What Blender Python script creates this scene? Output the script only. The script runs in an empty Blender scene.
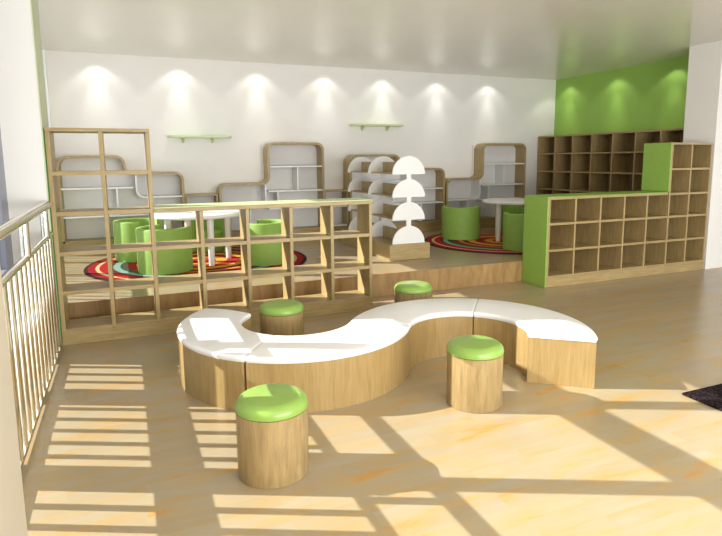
import bpy, bmesh, math, random
from mathutils import Matrix, Vector
random.seed(4)
S = bpy.context.scene
COL = S.collection
PI = math.pi

# ------------------------------------------------------------------ helpers
class MB:
    """collects geometry and links it as ONE mesh object"""
    def __init__(s): s.bm = bmesh.new()
    def box(s, x0, x1, y0, y1, z0, z1, bev=0.0):
        r = bmesh.ops.create_cube(s.bm, size=1.0)
        vs = r['verts']
        for v in vs:
            v.co = Vector(((x0 + x1) / 2 + v.co.x * (x1 - x0), (y0 + y1) / 2 + v.co.y * (y1 - y0), (z0 + z1) / 2 + v.co.z * (z1 - z0)))
        if bev:
            es = list({e for v in vs for e in v.link_edges})
            bmesh.ops.bevel(s.bm, geom=es, offset=bev, segments=2, affect='EDGES', profile=0.5)
        return s
    def sweep(s, rings, cap=True, closed=False):
        """rings: equal-length closed loops of points, joined in order"""
        vr = [[s.bm.verts.new(p) for p in r] for r in rings]
        n = len(vr[0])
        pairs = list(zip(vr, vr[1:])) + ([(vr[-1], vr[0])] if closed else [])
        for a, b in pairs:
            for i in range(n):
                j = (i + 1) % n
                s.bm.faces.new((a[i], a[j], b[j], b[i]))
        if cap and not closed:
            s.bm.faces.new(list(reversed(vr[0]))); s.bm.faces.new(vr[-1])
        return s
    def lathe(s, prof, cx=0, cy=0, n=48):
        """prof: (r,z) bottom to top, first and last r == 0 are poles"""
        rings = []
        for r, z in prof:
            if r <= 1e-6: rings.append([s.bm.verts.new((cx, cy, z))])
            else: rings.append([s.bm.verts.new((cx + r * math.cos(2 * PI * i / n), cy + r * math.sin(2 * PI * i / n), z)) for i in range(n)])
        for a, b in zip(rings, rings[1:]):
            for i in range(n):
                j = (i + 1) % n
                if len(a) == 1 and len(b) == 1: continue
                if len(a) == 1: s.bm.faces.new((a[0], b[j], b[i]))
                elif len(b) == 1: s.bm.faces.new((a[i], a[j], b[0]))
                else: s.bm.faces.new((a[i], a[j], b[j], b[i]))
        return s
    def prism_xz(s, pts, y0, y1):
        s.sweep([[(x, y0, z) for x, z in pts], [(x, y1, z) for x, z in pts]])
        return s
    def tube(s, p0, p1, r, n=14):
        p0, p1 = Vector(p0), Vector(p1); d = (p1 - p0).normalized()
        a = d.orthogonal().normalized(); b = d.cross(a)
        ring = lambda c: [c + a * (r * math.cos(2 * PI * i / n)) + b * (r * math.sin(2 * PI * i / n)) for i in range(n)]
        return s.sweep([ring(p0), ring(p1)])
    def build(s, name, mat, parent=None, smooth=False, angle=40):
        bmesh.ops.recalc_face_normals(s.bm, faces=s.bm.faces)
        me = bpy.data.meshes.new(name); s.bm.to_mesh(me); s.bm.free()
        me.materials.append(mat)
        o = bpy.data.objects.new(name, me); COL.objects.link(o)
        if parent: o.parent = parent
        if smooth:
            for p in me.polygons: p.use_smooth = True
            me.set_sharp_from_angle(angle=math.radians(angle))
        return o

def tag(o, label, cat, group=None):
    o['label'] = label; o['category'] = cat
    if group: o['group'] = group
    return o
def thing(name, label, cat, loc=(0, 0, 0), rz=0, group=None):
    o = bpy.data.objects.new(name, None); COL.objects.link(o)
    o.location = loc; o.rotation_euler = (0, 0, rz); o.empty_display_size = .1
    return tag(o, label, cat, group)
def struct(o):
    o['kind'] = 'structure'; return o
def dup(root, label, loc, rz=0):
    r = root.copy(); COL.objects.link(r); r.location = loc; r.rotation_euler = (0, 0, rz); r['label'] = label
    for ch in list(root.children):
        c = ch.copy(); COL.objects.link(c); c.parent = r
        for g in list(ch.children):
            d = g.copy(); COL.objects.link(d); d.parent = c
    return r

# ------------------------------------------------------------------ materials
def srgb(r, g, b):
    f = lambda c: (c / 255 / 12.92) if c / 255 <= .04045 else ((c / 255 + .055) / 1.055) ** 2.4
    return (f(r), f(g), f(b), 1)
def base_mat(name):
    m = bpy.data.materials.new(name); m.use_nodes = True
    nt = m.node_tree; return m, nt, nt.nodes['Principled BSDF']
def N(nt, t, **kw):
    n = nt.nodes.new(t)
    for k, v in kw.items(): setattr(n, k, v)
    return n
def plain(name, c, rough=.5, metal=0, spec=.5, var=.04, scale=6, coat=0):
    """flat colour with a faint procedural mottling"""
    m, nt, b = base_mat(name)
    tc = N(nt, 'ShaderNodeTexCoord'); no = N(nt, 'ShaderNodeTexNoise'); no.inputs['Scale'].default_value = scale
    no.inputs['Detail'].default_value = 4
    nt.links.new(tc.outputs['Object'], no.inputs['Vector'])
    r = N(nt, 'ShaderNodeValToRGB')
    r.color_ramp.elements[0].position = .3; r.color_ramp.elements[1].position = .7
    r.color_ramp.elements[0].color = (*[x * (1 - var) for x in c[:3]], 1); r.color_ramp.elements[1].color = (*[min(1, x * (1 + var)) for x in c[:3]], 1)
    nt.links.new(no.outputs['Fac'], r.inputs['Fac']); nt.links.new(r.outputs['Color'], b.inputs['Base Color'])
    b.inputs['Roughness'].default_value = rough; b.inputs['Metallic'].default_value = metal
    b.inputs['Specular IOR Level'].default_value = spec; b.inputs['Coat Weight'].default_value = coat
    return m
def wood(name, dark, light, vec=(22, 22, 2.2), rough=.4, spec=.4):
    m, nt, b = base_mat(name)
    tc = N(nt, 'ShaderNodeTexCoord'); mp = N(nt, 'ShaderNodeMapping'); mp.inputs['Scale'].default_value = vec
    nt.links.new(tc.outputs['Object'], mp.inputs['Vector'])
    n1 = N(nt, 'ShaderNodeTexNoise'); n1.inputs['Scale'].default_value = 1.6; n1.inputs['Detail'].default_value = 6; n1.inputs['Roughness'].default_value = .65
    n1.inputs['Distortion'].default_value = .5
    nt.links.new(mp.outputs['Vector'], n1.inputs['Vector'])
    r = N(nt, 'ShaderNodeValToRGB'); r.color_ramp.elements[0].position = .3; r.color_ramp.elements[1].position = .72
    r.color_ramp.elements[0].color = dark; r.color_ramp.elements[1].color = light
    nt.links.new(n1.outputs['Fac'], r.inputs['Fac']); nt.links.new(r.outputs['Color'], b.inputs['Base Color'])
    b.inputs['Roughness'].default_value = rough; b.inputs['Specular IOR Level'].default_value = spec
    return m
def floor_mat(name):
    m, nt, b = base_mat(name)
    tc = N(nt, 'ShaderNodeTexCoord')
    br = N(nt, 'ShaderNodeTexBrick'); br.offset = .37
    br.inputs['Color1'].default_value = (0, 0, 0, 1); br.inputs['Color2'].default_value = (1, 1, 1, 1); br.inputs['Mortar'].default_value = (.3, .3, .3, 1)
    br.inputs['Scale'].default_value = 1; br.inputs['Mortar Size'].default_value = .0012; br.inputs['Bias'].default_value = 0
    br.inputs['Brick Width'].default_value = .95; br.inputs['Row Height'].default_value = .11
    nt.links.new(tc.outputs['Object'], br.inputs['Vector'])
    # streaky grain, shifted plank by plank
    mp = N(nt, 'ShaderNodeMapping'); mp.inputs['Scale'].default_value = (1.25, 5.5, 1); mp.inputs['Rotation'].default_value = (0, 0, -.1)
    ad = N(nt, 'ShaderNodeVectorMath', operation='MULTIPLY_ADD'); ad.inputs[1].default_value = (1.2, .25, 0)
    nt.links.new(br.outputs['Color'], ad.inputs[0]); nt.links.new(tc.outputs['Object'], ad.inputs[2])
    nt.links.new(ad.outputs['Vector'], mp.inputs['Vector'])
    n1 = N(nt, 'ShaderNodeTexNoise'); n1.inputs['Scale'].default_value = 1.7; n1.inputs['Detail'].default_value = 5; n1.inputs['Roughness'].default_value = .55
    nt.links.new(mp.outputs['Vector'], n1.inputs['Vector'])
    r = N(nt, 'ShaderNodeValToRGB'); e = r.color_ramp.elements
    e[0].position = .29; e[0].color = srgb(186, 140, 78); e[1].position = .74; e[1].color = srgb(166, 156, 136)
    q = e.new(.39); q.color = srgb(176, 150, 106); q = e.new(.49); q.color = srgb(168, 151, 119)
    nt.links.new(n1.outputs['Fac'], r.inputs['Fac'])
    mx = N(nt, 'ShaderNodeMix', data_type='RGBA', blend_type='MULTIPLY'); mx.inputs[0].default_value = 1
    tone = N(nt, 'ShaderNodeValToRGB'); tone.color_ramp.elements[0].color = (.93, .93, .92, 1); tone.color_ramp.elements[1].color = (1, 1, 1, 1)
    nt.links.new(br.outputs['Color'], tone.inputs['Fac'])
    nt.links.new(r.outputs['Color'], mx.inputs[6]); nt.links.new(tone.outputs['Color'], mx.inputs[7])
    nt.links.new(mx.outputs[2], b.inputs['Base Color'])
    b.inputs['Roughness'].default_value = .27; b.inputs['Specular IOR Level'].default_value = .5
    return m
def rug_mat(name, R):
    m, nt, b = base_mat(name)
    tc = N(nt, 'ShaderNodeTexCoord'); ln = N(nt, 'ShaderNodeVectorMath', operation='LENGTH')
    nt.links.new(tc.outputs['Object'], ln.inputs[0])
    d = N(nt, 'ShaderNodeMath', operation='DIVIDE'); d.inputs[1].default_value = R
    nt.links.new(ln.outputs['Value'], d.inputs[0])
    r = N(nt, 'ShaderNodeValToRGB'); r.color_ramp.interpolation = 'CONSTANT'
    stops = [(0, (160, 45, 35)), (.14, (205, 150, 60)), (.24, (165, 45, 36)), (.36, (212, 160, 70)), (.45, (110, 45, 40)), (.52, (200, 130, 55)), (.57, (150, 40, 36)),
             (.64, (72, 78, 62)), (.70, (130, 165, 150)), (.76, (100, 50, 45)), (.80, (170, 38, 34)), (.875, (205, 180, 135)), (.905, (150, 34, 34)), (.965, (60, 36, 40))]
    e = r.color_ramp.elements
    e[0].position = 0; e[0].color = srgb(*stops[0][1]); e[1].position = stops[1][0]; e[1].color = srgb(*stops[1][1])
    for p, c in stops[2:]:
        q = e.new(p); q.color = srgb(*c)
    nt.links.new(d.outputs[0], r.inputs['Fac']); nt.links.new(r.outputs['Color'], b.inputs['Base Color'])
    b.inputs['Roughness'].default_value = .95; b.inputs['Specular IOR Level'].default_value = .1
    return m
def glass_mat(name):
    m = bpy.data.materials.new(name); m.use_nodes = True; nt = m.node_tree; nt.nodes.clear()
    out = N(nt, 'ShaderNodeOutputMaterial'); t = N(nt, 'ShaderNodeBsdfTransparent'); t.inputs[0].default_value = (.97, .98, 1, 1)
    g = N(nt, 'ShaderNodeBsdfGlossy'); g.inputs['Roughness'].default_value = .02
    fr = N(nt, 'ShaderNodeFresnel'); fr.inputs['IOR'].default_value = 1.45; mx = N(nt, 'ShaderNodeMixShader')
    sc = N(nt, 'ShaderNodeMath', operation='MULTIPLY'); sc.inputs[1].default_value = .8
    nt.links.new(fr.outputs[0], sc.inputs[0]); nt.links.new(sc.outputs[0], mx.inputs[0])
    nt.links.new(t.outputs[0], mx.inputs[1]); nt.links.new(g.outputs[0], mx.inputs[2]); nt.links.new(mx.outputs[0], out.inputs[0])
    return m
def mat_pile(name):
    m, nt, b = base_mat(name)
    tc = N(nt, 'ShaderNodeTexCoord'); v = N(nt, 'ShaderNodeTexVoronoi'); v.inputs['Scale'].default_value = 55
    nt.links.new(tc.outputs['Object'], v.inputs['Vector'])
    r = N(nt, 'ShaderNodeValToRGB'); r.color_ramp.elements[0].color = srgb(66, 50, 52); r.color_ramp.elements[1].color = srgb(22, 14, 18)
    r.color_ramp.elements[1].position = .6
    nt.links.new(v.outputs['Distance'], r.inputs['Fac']); nt.links.new(r.outputs['Color'], b.inputs['Base Color'])
    bp = N(nt, 'ShaderNodeBump'); bp.inputs['Strength'].default_value = .8; bp.inputs['Distance'].default_value = .01; bp.invert = True
    nt.links.new(v.outputs['Distance'], bp.inputs['Height']); nt.links.new(bp.outputs['Normal'], b.inputs['Normal'])
    b.inputs['Roughness'].default_value = 1; b.inputs['Specular IOR Level'].default_value = .1
    return m

M = dict(
    wall=plain('wall_paint', srgb(236, 234, 229), .7, var=.01, scale=2),
    ceil=plain('ceiling_paint', srgb(236, 233, 224), .2, var=.01, scale=2, spec=.5),
    green_wall=plain('green_wall_paint', srgb(148, 190, 84), .6, var=.02, scale=2),
    pale_green=plain('pale_green_paint', srgb(205, 212, 180), .6, var=.02),
    shaded_wall=plain('shaded_wall_paint', srgb(206, 196, 176), .6, var=.01),  # wall paint darkened: the pier's shade is put into the colour
    floor=floor_mat('wood_floor'),
    riser=wood('riser_wood', srgb(136, 104, 62), srgb(184, 150, 100), (6, 6, 1.2), .35),
    oak=wood('pale_oak', srgb(152, 130, 86), srgb(184, 161, 112)),
    oakh=wood('pale_oak_horizontal', srgb(152, 130, 86), srgb(184, 161, 112), (2.2, 22, 22)),
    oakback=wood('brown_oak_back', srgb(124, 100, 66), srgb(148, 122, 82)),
    stool=wood('stool_oak', srgb(138, 116, 78), srgb(176, 152, 106), (26, 26, 3)),
    bench=wood('bench_oak', srgb(146, 120, 74), srgb(172, 146, 96), (30, 30, 2.4)),
    green=plain('green_laminate', srgb(142, 178, 76), .45, var=.05, scale=40),
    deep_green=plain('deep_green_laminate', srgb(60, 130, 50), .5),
    green_soft=plain('green_upholstery', srgb(138, 174, 76), .6, var=.04, scale=14),
    green_vinyl=plain('green_vinyl', srgb(138, 172, 80), .28, var=.06, scale=7),
    green_pale=plain('pale_green_laminate', srgb(200, 218, 158), .4, var=.02),
    white=plain('white_laminate', srgb(236, 236, 234), .4, var=.01),
    whiteback=plain('white_back_panel', srgb(222, 220, 217), .6, var=.01),
    vinyl=plain('white_vinyl', srgb(238, 238, 238), .32, var=.01),
    frame=plain('grey_blue_frame', srgb(140, 143, 158), .4, var=.03),
    steel=plain('polished_steel', srgb(226, 220, 204), .16, metal=1, var=.02),
    glass=glass_mat('window_glass'), pile=mat_pile('dark_pile'),
)

# ------------------------------------------------------------------ setting
CE = 3.16; PZ = .27; YB = 9.45; XR = 8.2; XL = -.92; PE = 5.945
struct(MB().box(-1.3, 13, -4, YB + .2, -.12, 0).build('floor', M['floor']))
pf = MB().box(XL, XR, PE + .02, YB, 0.001, PZ - .001); struct(pf.build('platform', M['floor']))
pf2 = MB().box(XL, XR, PE, PE + .0195, 0.001, PZ - .001); struct(pf2.build('trim_1', M['riser']))
struct(MB().box(-1.3, 13, -4, YB + .2, CE, CE + .12).build('ceiling', M['ceil']))
struct(MB().box(-1.3, XR + .2, YB, YB + .2, 0, CE).build('wall_back', M['wall']))
struct(MB().box(XR, XR + .2, 6.02, YB, 0, CE).build('wall_right', M['green_wall']))
struct(MB().box(7.6, 13, 5.5, 6.0, 0, CE).build('wall_right_front', M['wall']))
wl = MB()
wl.box(-1.25, XL, -4, .9, 0, CE)
wl.box(-1.25, -.604, 5.42, 5.95, 0, CE)         # pillar between the windows
wl.box(-1.25, XL, 9.2, YB, 0, CE)
struct(wl.build('wall_left', M['wall']))
struct(MB().box(-1.25, -.45, .9, 2.48, 0, CE).build('wall_left_pier', M['shaded_wall']))
struct(MB().box(-.604, -.596, 5.44, 5.93, 0, CE).build('trim_2', M['pale_green']))

def window(name, y0, y1, mull, frame_right, mat, bars=False):
    f = MB(); x0, x1 = XL - .03, XL + .03
    f.box(x0, x1, y0, y1, 0, .13)
    if not bars: f.box(x0, x1, y0, y1, .635, .765); f.box(x0, x1, y0, y1, 2.17, 2.34)
    f.box(x0, x1, y0, y1, CE - .06, CE)
    for m_ in mull:
        f.box(x0 - .002, x1 + .002, m_ - .055, m_ + .055, 0, CE)
        if not bars: f.box(x0 - .004, x1 + .004, m_ - .105, m_ + .105, 0, 1.3)  # unseen wider lower mullions, added to broaden the shadow gaps on the floor
    f.box(x0 - .002, x1 + .002, y0, y0 + .06, 0, CE); f.box(x0 - .002, x1 + .002, y1 - frame_right, y1, 0, CE)
    if bars:
        y = y0 + .1
        while y < y1: f.tube((XL - .14, y, .2), (XL - .14, y, 1.0), .022, 8); y += .15
        f.box(XL - .17, XL - .11, y0, y1, .97, 1.03)
    w = struct(f.build(name, mat))
    g = MB().box(XL - .004, XL + .004, y0 + .03, y1 - .03, .1, CE - .03).build('pane', M['glass'], w)
    return w
window('window_1', 2.48, 5.42, (3.365, 4.425), .27, M['frame'])
window('window_2', 5.95, 9.2, (7.6, 8.5), .1, M['white'], True)

# ------------------------------------------------------------------ balustrade
t = thing('balustrade', 'polished steel balustrade with upright bars along the left windows', 'railing', (-.6, 2.5, 0))
L = 2.9
MB().tube((0, .02, 1.245), (0, L, 1.245), .033).build('handrail', M['steel'], t, True)
MB().tube((0, .02, 1.0), (0, L, 1.0), .022).build('middle_rail', M['steel'], t, True)
MB().box(-.02, .02, .02, L, .03, .06).build('bottom_rail', M['steel'], t)
for y in (.55, 1.6, 2.6):
    MB().tube((0, y, 1.0), (0, y, 1.235), .03).build('post', M['steel'], t, True)
for k in range(17):
    y = .105 + .165 * k
    MB().tube((0, y, .045), (0, y, .99), .0245).build('baluster', M['steel'], t, True)

# ------------------------------------------------------------------ open shelf divider (front left)
def boards(root, zs, x0, x1, d, th, mat, top_mat=None, name='shelf'):
    for z in zs: MB().box(x0, x1, 0, d, z - th / 2, z + th / 2, .003).build(name, mat, root)
t = thing('open_shelf_divider', 'stepped see-through oak shelf divider with pale green top, in front of the platform', 'bookcase', (-.585, 5.46, 0))
D = .34; TH = .034
X = [0, .402, .78]; LX = [.78 + .429 * i for i in range(6)]
RZ = [.13, .465, .81]
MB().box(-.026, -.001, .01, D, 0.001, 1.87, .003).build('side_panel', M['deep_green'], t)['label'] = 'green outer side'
for x in X: MB().box(x, x + TH, 0, D, 0.115, 1.85, .003).build('upright', M['oak'], t)
for x in LX[1:]: MB().box(x, x + TH, 0, D, 0.115, 1.135, .003).build('upright', M['oak'], t)
MB().box(0, X[2] + TH, -.003, D, 1.85, 1.88, .003).build('top_panel', M['oakh'], t)
MB().box(X[2] + TH + .001, LX[-1] + TH + .012, -.006, D + .005, 1.135, 1.172, .004).build('top_panel', M['oakh'], t)
o = MB().box(X[2] + TH + .001, LX[-1] + TH + .012, -.006, D + .005, 1.173, 1.182).build('top_covering', M['green_pale'], t); o['label'] = 'pale green top surface'
for xs, zs in ((X, RZ + [1.155, 1.5]), (LX, RZ)):
    for a, b_ in zip(xs, xs[1:]):
        for z in zs: MB().box(a + TH, b_, .002, D - .002, z - .017, z + .017).build('shelf', M['oakh'], t)
MB().box(0, LX[-1] + TH, 0, .02, 0.002, .1125).build('plinth', M['oakh'], t)

# ------------------------------------------------------------------ stepped bookcase (right)
t = thing('stepped_bookcase', 'stepped oak cubby bookcase with green end panels beside the right wall', 'bookcase', (4.74, 5.5, 0))
D = .44; TH = .026
H1, H2 = 1.12, 1.79
xs = [0, .41, .82, 1.225, 1.63, 2.035, 2.41, 2.794]
MB().box(-.022, -.001, -.002, D, 0.001, H1 + .01, .003).build('end_panel', M['green'], t)['label'] = 'green end panel'
MB().box(xs[5] - .022, xs[5] - .001, -.002, D, H1 + .012, H2, .003).build('end_panel', M['green'], t)['label'] = 'green upper end panel'
for i, x in enumerate(xs):
    MB().box(x, x + TH, 0, D - .02, 0.117, (H1 if i < 5 else H2) - .028).build('upright', M['oak'], t)
for i in range(7):
    tall = i >= 5
    for z in [.13, .46, .79] + ([1.1, 1.435] if tall else []):
        MB().box(xs[i] + TH, xs[i + 1], .003, D - .02, z - .014, z + .014).build('shelf', M['oakh'], t)
MB().box(0, xs[5] - .024, -.002, D, H1 - .028, H1 - .001).build('top_panel', M['oakh'], t)
MB().box(0, xs[5] - .024, -.002, D, H1, H1 + .008).build('top_covering', M['green'], t)['label'] = 'green top surface'
MB().box(xs[5], xs[7] + TH, -.002, D, H2 - .028, H2).build('top_panel', M['oakh'], t)
MB().box(0, xs[7] + TH, -.002, .02, 0.002, .115).build('plinth', M['oakh'], t)
bp = MB().box(0, xs[5], D - .018, D, 0.001, H1 - .03); bp.box(xs[5], xs[7] + TH, D - .018, D, 0.001, H2 - .03)
bp.build('back_panel', M['oakback'], t)

# ------------------------------------------------------------------ tall bookcase on the green wall
t = thing('wall_bookcase', 'long brown oak cubby bookcase standing against the green wall', 'bookcase', (7.78, 6.05, PZ))
Lb = 3.38; D = XR - 7.78 - .005; n = 7; cw = (Lb - .03) / n; H = 1.76
for i in range(n + 1): MB().box(.001, D - .02, i * cw, i * cw + .026, 0.001, H - .03).build('upright', M['oak'], t)
for i in range(n):
    for z in (.06, .36, .71, 1.06, 1.41):
        MB().box(.003, D - .02, i * cw + .026, (i + 1) * cw, z - .013, z + .013).build('shelf', M['oakh'], t)
MB().box(0, D, 0, Lb, H - .03, H).build('top_panel', M['oak'], t)
MB().box(D - .018, D, 0, Lb, 0.001, H - .03).build('back_panel', M['oakback'], t)
MB().box(.02, .035, .026, Lb - .03, 0.002, .046).build('plinth', M['oak'], t)

# ------------------------------------------------------------------ wave bookcases along the back wall
def fillet(pts, rs, n=8):
    out = [Vector(pts[0])]
    for i in range(1, len(pts) - 1):
        p, a, b = Vector(pts[i]), Vector(pts[i - 1]), Vector(pts[i + 1]); r = rs[i - 1]
        d1 = (a - p).normalized(); d2 = (b - p).normalized(); ang = d1.angle(d2)
        tl = r / math.tan(ang / 2); s, e = p + d1 * tl, p + d2 * tl
        c = p + (d1 + d2).normalized() * (r / math.sin(ang / 2))
        v0, v1 = s - c, e - c; th = v0.angle(v1)
        sg = 1 if v0.x * v1.y - v0.y * v1.x > 0 else -1
        for k in range(n + 1):
            q = sg * th * k / n; out.append(c + Vector((v0.x * math.cos(q) - v0.y * math.sin(q), v0.x * math.sin(q) + v0.y * math.cos(q))))
    out.append(Vector(pts[-1])); return out
def band(mb, pts, t, y0, y1):
    """board of thickness t bent along pts (x,z); t is laid to the right of travel"""
    rings = []
    for i, p in enumerate(pts):
        d = Vector((0, 0))
        if i: d += (p - pts[i - 1]).normalized()
        if i < len(pts) - 1: d += (pts[i + 1] - p).normalized()
        d.normalize(); nrm = Vector((d.y, -d.x)); q = p + nrm * t
        rings.append([(p.x, y0, p.y), (q.x, y0, q.y), (q.x, y1, q.y), (p.x, y1, p.y)])
    mb.sweep(rings); return mb
YF, YK = 9.13, 9.44
FL = .46 - PZ
def wave(label, x0, xs, x2, tall_left):
    t = thing('wave_bookcase', label, 'bookcase', (x0, YF, PZ), 0, 'wave-shaped bookcases along the back wall')
    d = YK - YF; w = x2 - x0; s = xs - x0; z = lambda a: a - PZ
    if tall_left:
        path = fillet([(0, FL), (0, z(1.68)), (s, z(1.68)), (s, z(1.43)), (w, z(1.43)), (w, FL)], [.15, .13, .1, .12])
    else:
        path = fillet([(0, FL), (0, z(1.235)), (s, z(1.235)), (s, z(1.88)), (w, z(1.88)), (w, FL)], [.13, .1, .13, .12])
    band(MB(), path, .036, 0, d).build('outer_shell', M['oak'], t, True)
    # back follows the stepped outline
    mb = MB(); bpts = [(p.x, p.y) for p in path]; cx = .036
    top = z(1.68) if tall_left else z(1.235); top2 = z(1.43) if tall_left else z(1.88)
    mb.box(.03, s - .03 if not tall_left else s - .036, d - .02, d - .004, FL, top - .03)
    mb.box(s - .03 if not tall_left else s - .036, w - .03, d - .02, d - .004, FL, top2 - .03)
    mb.build('back_panel', M['whiteback'], t)
    MB().box(0, w, .02, d, 0.001, FL - .03).build('plinth', M['oakh'], t)
    MB().box(.037, w - .037, 0.002, d - .021, FL - .029, FL).build('shelf', M['oakh'], t)['label'] = 'oak bottom shelf'
    g = .011
    def hs(a, b, zz): MB().box(a, b, .004, d - .021, z(zz) - g, z(zz) + g).build('shelf', M['white'], t)
    def vs(x, a, b): MB().box(x - g, x + g, .006, d - .021, z(a) + g, z(b) - g).build('partition', M['white'], t)
    if tall_left:
        hs(.037, s + .09, 1.21); hs(.037, w - .037, .80); vs(s - .14, .80, 1.21); vs(s - .28, .46, .80); vs(s + .42, .46, .80)
        band(MB(), fillet([(s + .12, z(1.39)), (s + .12, z(1.05)), (w - .037, z(1.05))], [.12]), -.022, .004, d - .021).build('curved_partition', M['white'], t, True)
    else:
        hs(s + .04, w - .037, 1.49); hs(s, w - .037, 1.095); hs(s + .005, w - .037, .81)
        vs(s + .5, 1.095, 1.49); vs(s + .16, .81, 1.095); vs(s + .3, .46, .81); vs(s - .3, .46, .81)
        band(MB(), fillet([(.037, z(.82)), (s - .03, z(.82)), (s - .03, z(1.2))], [.13]), -.022, .004, d - .021).build('curved_partition', M['white'], t, True)
    return t
wave('white-backed wave bookcase at the left end of the back wall, high side on the left', -.87, .03, .84, True)
wave('white-backed wave bookcase in the middle of the back wall, low left and tall right', 1.36, 2.14, 3.10, False)
wave('white-backed wave bookcase behind the scalloped display rack, high side on the left', 3.56, 4.53, 5.44, True)
wave('white-backed wave bookcase behind the right-hand table, low left and tall right', 5.47, 6.25, 7.26, False)
def niche(label, x0, x1):
    t = thing('low_cabinet', label, 'cabinet', (x0, YF + .06, PZ), 0, 'low open cabinets between the wave bookcases')
    w = x1 - x0; d = YK - YF - .06; h = 1.08 - PZ
    for a in (0, w - .03): MB().box(a, a + .03, 0, d, 0.001, h - .03).build('side_panel', M['oak'], t)
    MB().box(0, w, 0, d, h - .029, h).build('top_panel', M['oakh'], t)
    MB().box(.031, w - .031, d - .02, d - .004, .02, h - .03).build('back_panel', M['whiteback'], t)
    for z in (.2, .53): MB().box(.031, w - .031, .004, d - .021, z - .011, z + .011).build('shelf', M['white'], t)
    MB().box(.031, w - .031, .01, .03, 0.001, .18).build('plinth', M['oakh'], t)
niche('low open oak cabinet filling the gap left of the middle wave bookcase', .85, 1.35)
niche('low open oak cabinet filling the gap right of the middle wave bookcase', 3.11, 3.55)

# ------------------------------------------------------------------ green wall shelves
def wall_shelf(label, x0, x1, z):
    t = thing('wall_shelf', label, 'shelf', (x0, YB, z), 0, 'green shelves on the back wall')
    w = x1 - x0; pts = []
    r = .09; d = .2
    for k in range(7): a = PI + PI / 2 * k / 6; pts.append((r + r * math.cos(a), -d + r + r * math.sin(a)))
    for k in range(7): a = -PI / 2 + PI / 2 * k / 6; pts.append((w - r + r * math.cos(a), -d + r + r * math.sin(a)))
    pts += [(w, -.001), (0, -.001)]
    MB().sweep([[(x, y, -.014) for x, y in pts], [(x, y, .014) for x, y in pts]]).build('board', M['green_pale'], t)
    for x in (.22, w - .3):
        MB().sweep([[(xx, -.001, -.0145), (xx, -.001, -.09), (xx, -.04, -.085), (xx, -.13, -.03), (xx, -.14, -.0145)] for xx in (x, x + .03)]).build('bracket', M['green_pale'], t)
wall_shelf('pale green bracket shelf on the back wall, lower and further left one', .655, 1.62, 1.965)
wall_shelf('pale green bracket shelf on the back wall, above the scalloped rack', 3.68, 4.68, 2.19)

# ------------------------------------------------------------------ scalloped display rack
t = thing('display_rack', 'book display rack with scalloped white half-round panels on an oak base', 'display rack', (3.445, 6.66, PZ))
MB().box(-.3, .3, 0, 1.86, 0.001, .21, .004).build('base', M['oakh'], t)
tiers = [.212, .53, .83, 1.13]; R = .238; tops = 1.13 + R
ys = [.04, .84, 1.64]
for y in ys:
    prof_r = []
    for i, z in enumerate(tiers):
        nxt = tiers[i + 1] if i < 3 else None
        prof_r.append((.238, z))
        a1 = math.acos(.034 / R) if nxt else PI / 2
        for k in range(1, 15):
            a = a1 * k / 14; prof_r.append((R * math.cos(a), z + R * math.sin(a)))
        if nxt: prof_r.append((.034, nxt - .0005))
    left = [(-x, z) for x, z in reversed(prof_r[:-1])]
    MB().prism_xz(prof_r + left, y, y + .022).build('scalloped_panel', M['white'], t)
for a, b_ in zip(ys, ys[1:]):
    for z in tiers[1:]:
        MB().box(-.2, .2, a + .0225, b_ - .0005, z + .002, z + .02).build('shelf', M['oak'], t)
        MB().box(-.012, .012, a + .0225, b_ - .0005, z + .021, z + .16).build('spine_board', M['oak'], t)
    MB().box(-.012, .012, a + .0225, b_ - .0005, .212, .37).build('spine_board', M['oak'], t)

# ------------------------------------------------------------------ rugs
def rug(label, x, y, R):
    o = MB().lathe([(0, 0.001), (R, 0.001), (R, .008), (R - .006, .012), (0, .012)], n=96).build('round_rug', rug_mat('rug_rings', R), None)
    o.location = (x, y, PZ); tag(o, label, 'rug', 'round ringed rugs on the platform')
rug('round rug of coloured rings under the left table behind the open divider', .87, 7.72, 1.4)
rug('round rug of coloured rings under the right table beside the display rack', 5.58, 7.5, 1.28)

# ------------------------------------------------------------------ tables
def table(label, loc, R, rz):
    t = thing('round_table', label, 'table', loc, rz, 'round white tables on the platform')
    h = .65
    prof = [(0, h - .05), (R - .03, h - .05)] + [(R - .02 + .02 * math.cos(a), h - .025 + .025 * math.sin(a)) for a in [-PI / 2 + PI * k / 8 for k in range(9)]] + [(0, h)]
    MB().lathe(prof, n=64).build('tabletop', M['white'], t, True)
    for k in range(4):
        a = k * PI / 2 + math.radians(14)
        MB().lathe([(0, 0), (.036, 0), (.044, h - .051), (0, h - .051)],     (R - .17) * math.cos(a), (R - .17) * math.sin(a), 20).build('leg', M['white'], t, True)
    return t
table('round white table on the left rug, behind the open divider', (.86, 7.68, PZ + .013), .57, 0)
table('round white table on the right rug, partly behind the green bookcase end', (5.76, 7.55, PZ + .013), .48, -.06)

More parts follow.
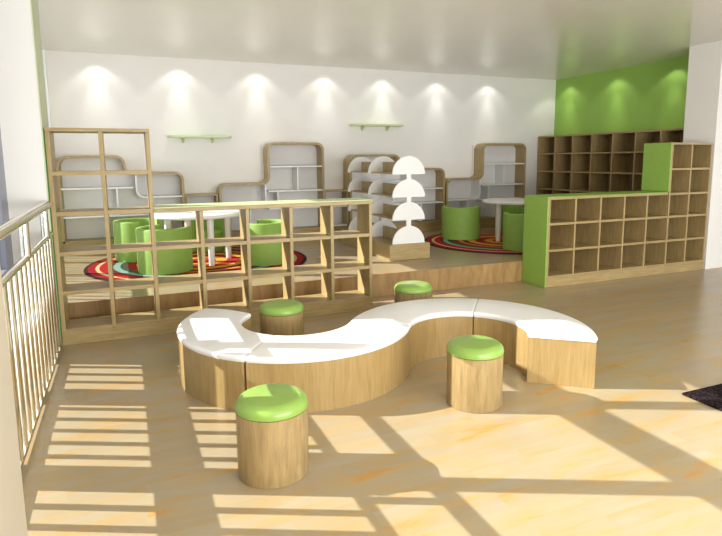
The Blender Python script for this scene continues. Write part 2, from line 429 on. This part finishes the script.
# ------------------------------------------------------------------ tub chairs
def chair():
    t = thing('tub_chair', '', 'chair', (0, 0, 0), 0, 'green tub chairs around the round tables')
    Ro, Ri, H = .315, .245, .53; rings = []; n = 44; a0 = math.radians(52); a1 = math.radians(308)   # opening towards +X
    for i in range(n + 1):
        a = a0 + (a1 - a0) * i / n; c, s = math.cos(a), math.sin(a)
        e = abs(2 * i / n - 1); h = H - .0 * max(0, (e - .55) / .45) ** 2
        rd = .018
        sec = [(Ri, .002), (Ri, h - rd), (Ri + rd * .3, h - rd * .3), (Ri + rd, h), (Ro - rd, h), (Ro - rd * .3, h - rd * .3), (Ro, h - rd), (Ro, .002)]
        rings.append([(r * c, r * s, z) for r, z in sec])
    MB().sweep(rings).build('shell', M['green_soft'], t, True, 50)
    q = .24; prof = [(0, .003), (q, .003), (q, .25), (q - .01, .275), (q - .03, .285), (0, .29)]
    MB().lathe(prof, n=48).build('seat_cushion', M['green_soft'], t, True)
    return t
specs = [(.40, 7.22, 'green tub chair at the left table, nearest the tall end of the divider'),
         (.14, 8.25, 'green tub chair at the left table, behind the nearest left chair by the wave bookcase'),
         (1.66, 7.26, 'green tub chair at the right side of the left table, seen through the low divider'),
         (1.12, 8.62, 'green tub chair on the far side of the left table, between its legs'),
         (5.14, 8.10, 'green tub chair left of the right table, on the rug edge near the display rack'),
         (5.35, 6.70, 'green tub chair in front of the right table, beside the green bookcase end'),
         (6.4, 8.33, 'green tub chair on the far side of the right table')]
c0 = chair()
for i, (x, y, lab) in enumerate(specs):
    tx, ty = (.86, 7.68) if x < 3 else (5.76, 7.55)
    rz = math.atan2(ty - y, tx - x); loc = (x, y, PZ + .013)
    if i == 4: rz = math.radians(58)
    if i == 5: rz = math.radians(72)
    if i == 0: c0.location = loc; c0.rotation_euler = (0, 0, rz); c0['label'] = lab
    else: dup(c0, lab, loc, rz)

# ------------------------------------------------------------------ S bench: four quarter-ring seats
def arc_sweep(mb, c, a0, a1, sec, n=36):
    rings = []
    for i in range(n + 1):
        a = a0 + (a1 - a0) * i / n
        rings.append([(c[0] + r * math.cos(a), c[1] + r * math.sin(a), z) for r, z in sec])
    return mb.sweep(rings)
def seat(label, C, a0, a1, Ri=.42, Ro=.89):
    a0, a1 = math.radians(a0), math.radians(a1); am = (a0 + a1) / 2; rm = (Ri + Ro) / 2
    loc = (C[0] + rm * math.cos(am), C[1] + rm * math.sin(am), 0)
    t = thing('curved_bench', label, 'bench', loc, 0, 'four curved benches forming an S')
    c = (C[0] - loc[0], C[1] - loc[1]); gp = .006 / rm * (1 if a1 > a0 else -1)
    body = MB(); arc_sweep(body, c, a0 + gp, a1 - gp, [(Ri + .008, .001), (Ro - .008, .001), (Ro - .008, .335), (Ri + .008, .335)])
    body.build('bench_body', M['bench'], t, True, 35)
    # padded top: soft rounded section, rounded ends
    def sec(sh):
        z0, z1, r = .336, .382, .02
        a, b = Ri + sh, Ro - sh; o = [(a + r * .4, z0), (b - r * .4, z0)]
        for k in range(7): q = -PI / 4 + (PI / 2 + PI / 4) * k / 6; o.append((b - r + r * math.cos(q), z1 - r - .004 + (r) * math.sin(q) - sh * .35))
        m_ = 6
        for k in range(1, m_): u = k / m_; o.append((b - r + (a - b + 2 * r) * u, z1 - .004 + .010 * math.sin(PI * u) - sh * .6))
        for k in range(7): q = PI / 2 + (PI / 2 + PI / 4) * k / 6; o.append((a + r + r * math.cos(q), z1 - r - .004 + r * math.sin(q) - sh * .35))
        return o
    n = 40; L_ = abs(a1 - a0) * rm; ts = [0, .004, .010, .02] ; shs = [.008, .0035, .001, 0]
    us = [x / L_ for x in ts] + [ .03 + .94 * k / n for k in range(n + 1)] + [1 - x / L_ for x in reversed(ts)]
    ss = shs + [0] * (n + 1) + list(reversed(shs)); rings = []
    g2 = .002 / rm * (1 if a1 > a0 else -1)
    for u, sh in zip(us, ss):
        a = a0 + g2 + (a1 - a0 - 2 * g2) * u
        rings.append([(c[0] + r * math.cos(a), c[1] + r * math.sin(a), z) for r, z in sec(sh)])
    MB().sweep(rings).build('seat_pad', M['vinyl'], t, True, 60)
C1, C2 = (1.17, 4.17), (2.25, 3.43)
seat('curved white-topped bench at the left end of the S, its end towards the divider', C1, 134, 232)
seat('curved white-topped bench second from the left, behind the front stool', C1, 232, 325.6)
seat('curved white-topped bench third from the left, at the back by the far right stool', C2, 145.6, 51)
seat('curved white-topped bench at the right end of the S with a squared oak end', C2, 51, -40)

# ------------------------------------------------------------------ stools
def stool():
    t = thing('cylinder_stool', '', 'stool', (0, 0, 0), 0, 'round oak stools with green cushions around the S bench')
    R = .183
    MB().lathe([(0, .001), (R - .004, .001), (R - .001, .006), (R - .001, .348), (0, .348)], n=64).build('stool_body', M['stool'], t, True, 50)
    prof = [(0, .349), (R - .004, .349), (R + .001, .353), (R + .002, .364)]
    for k in range(1, 9): a = PI / 2 * k / 8; prof.append((R + .002 - .055 * (1 - math.cos(a)), .364 + .051 * math.sin(a)))
    prof += [(R * .45, .419), (0, .423)]
    MB().lathe(prof, n=64).build('cushion', M['green_vinyl'], t, True)
    return t
s0 = stool()
st = [(.624, 2.74, 'round oak stool with green cushion standing nearest, in front of the S bench'),
      (2.047, 3.03, 'round oak stool with green cushion inside the right curve of the S bench'),
      (1.145, 4.55, 'round oak stool with green cushion behind the bench, before the low divider'),
      (2.497, 4.76, 'round oak stool with green cushion before the platform step, right of the divider')]
for i, (x, y, lab) in enumerate(st):
    if i == 0: s0.location = (x, y, 0); s0['label'] = lab; s0.rotation_euler = (0, 0, .4)
    else: dup(s0, lab, (x, y, 0), i * 1.3)

# ------------------------------------------------------------------ mat at the right edge
o = MB().box(0, 1.0, -.3, 0, 0.001, .018, .006).build('door_mat', M['pile']); o.location = (3.39, 2.55, 0)
tag(o, 'dark brown shaggy mat lying on the floor at the right edge', 'mat')

# ------------------------------------------------------------------ light
def light(name, kind, loc, direction, energy, color, **kw):
    l = bpy.data.lights.new(name, kind); l.energy = energy; l.color = color
    for k, v in kw.items(): setattr(l, k, v)
    o = bpy.data.objects.new(name, l); COL.objects.link(o); o.location = loc
    o.rotation_euler = Vector(direction).to_track_quat('-Z', 'Y').to_euler(); return o
light('sun', 'SUN', (-6, 6, 5), (1, -.48, -.645), 11, (1, .965, .885), angle=.006)
def downlight(loc, nrm):
    warm = (1, .97, .92)
    light('downlight', 'SPOT', loc, (nrm[0] * .12, nrm[1] * .12, -1), 6, warm, spot_size=math.radians(104), spot_blend=.35, shadow_soft_size=.05)
    light('downlight', 'SPOT', loc, (nrm[0] * .22, nrm[1] * .22, -1), 18, warm, spot_size=math.radians(44), spot_blend=1, shadow_soft_size=.05)
for x in (-.27, .87, 2.08, 3.23, 4.32, 5.42, 6.55): downlight((x, YB - .24, CE - .03), (0, 1))
for y in (9.04, 7.85, 6.68): downlight((XR - .24, y, CE - .03), (1, 0))
light('ceiling_fill', 'AREA', (3.0, -2.6, .9), (.05, .8, .6), 330, (1, .99, .96), shape='RECTANGLE', size=5, size_y=1.5)  # added fill lamp behind the camera, aimed up to brighten the ceiling
light('rear_fill', 'AREA', (3.5, -3.5, 2.2), (0, 1, .3), 235, (.97, .98, 1), shape='RECTANGLE', size=7, size_y=2.4)  # added soft fill lamp behind the camera, no window stands there
w = bpy.data.worlds.new('sky'); S.world = w; w.use_nodes = True
bg = w.node_tree.nodes['Background']; bg.inputs['Color'].default_value = (.86, .92, 1, 1); bg.inputs['Strength'].default_value = 1.5

# ------------------------------------------------------------------ camera
F, cx, cy, yaw, pitch, roll, h = 568.82, 366.46, 241.71, .3998, .1441, -.0077, 1.6
f = Vector((math.sin(yaw) * math.cos(pitch), math.cos(yaw) * math.cos(pitch), -math.sin(pitch)))
r0 = Vector((math.cos(yaw), -math.sin(yaw), 0)); u0 = r0.cross(f)
r = r0 * math.cos(roll) + u0 * math.sin(roll); u = -r0 * math.sin(roll) + u0 * math.cos(roll)
cam = bpy.data.cameras.new('camera'); co = bpy.data.objects.new('camera', cam); COL.objects.link(co)
co.matrix_world = Matrix(((r.x, u.x, -f.x, 0), (r.y, u.y, -f.y, 0), (r.z, u.z, -f.z, h), (0, 0, 0, 1)))
cam.sensor_width = 36; cam.sensor_fit = 'HORIZONTAL'; cam.lens = 36 * F / 722
cam.shift_x = -(cx - 361) / 722; cam.shift_y = (cy - 268) / 722
cam.clip_start = .05
S.camera = co
S.view_settings.view_transform = 'Standard'; S.view_settings.look = 'None'; S.view_settings.exposure = 0
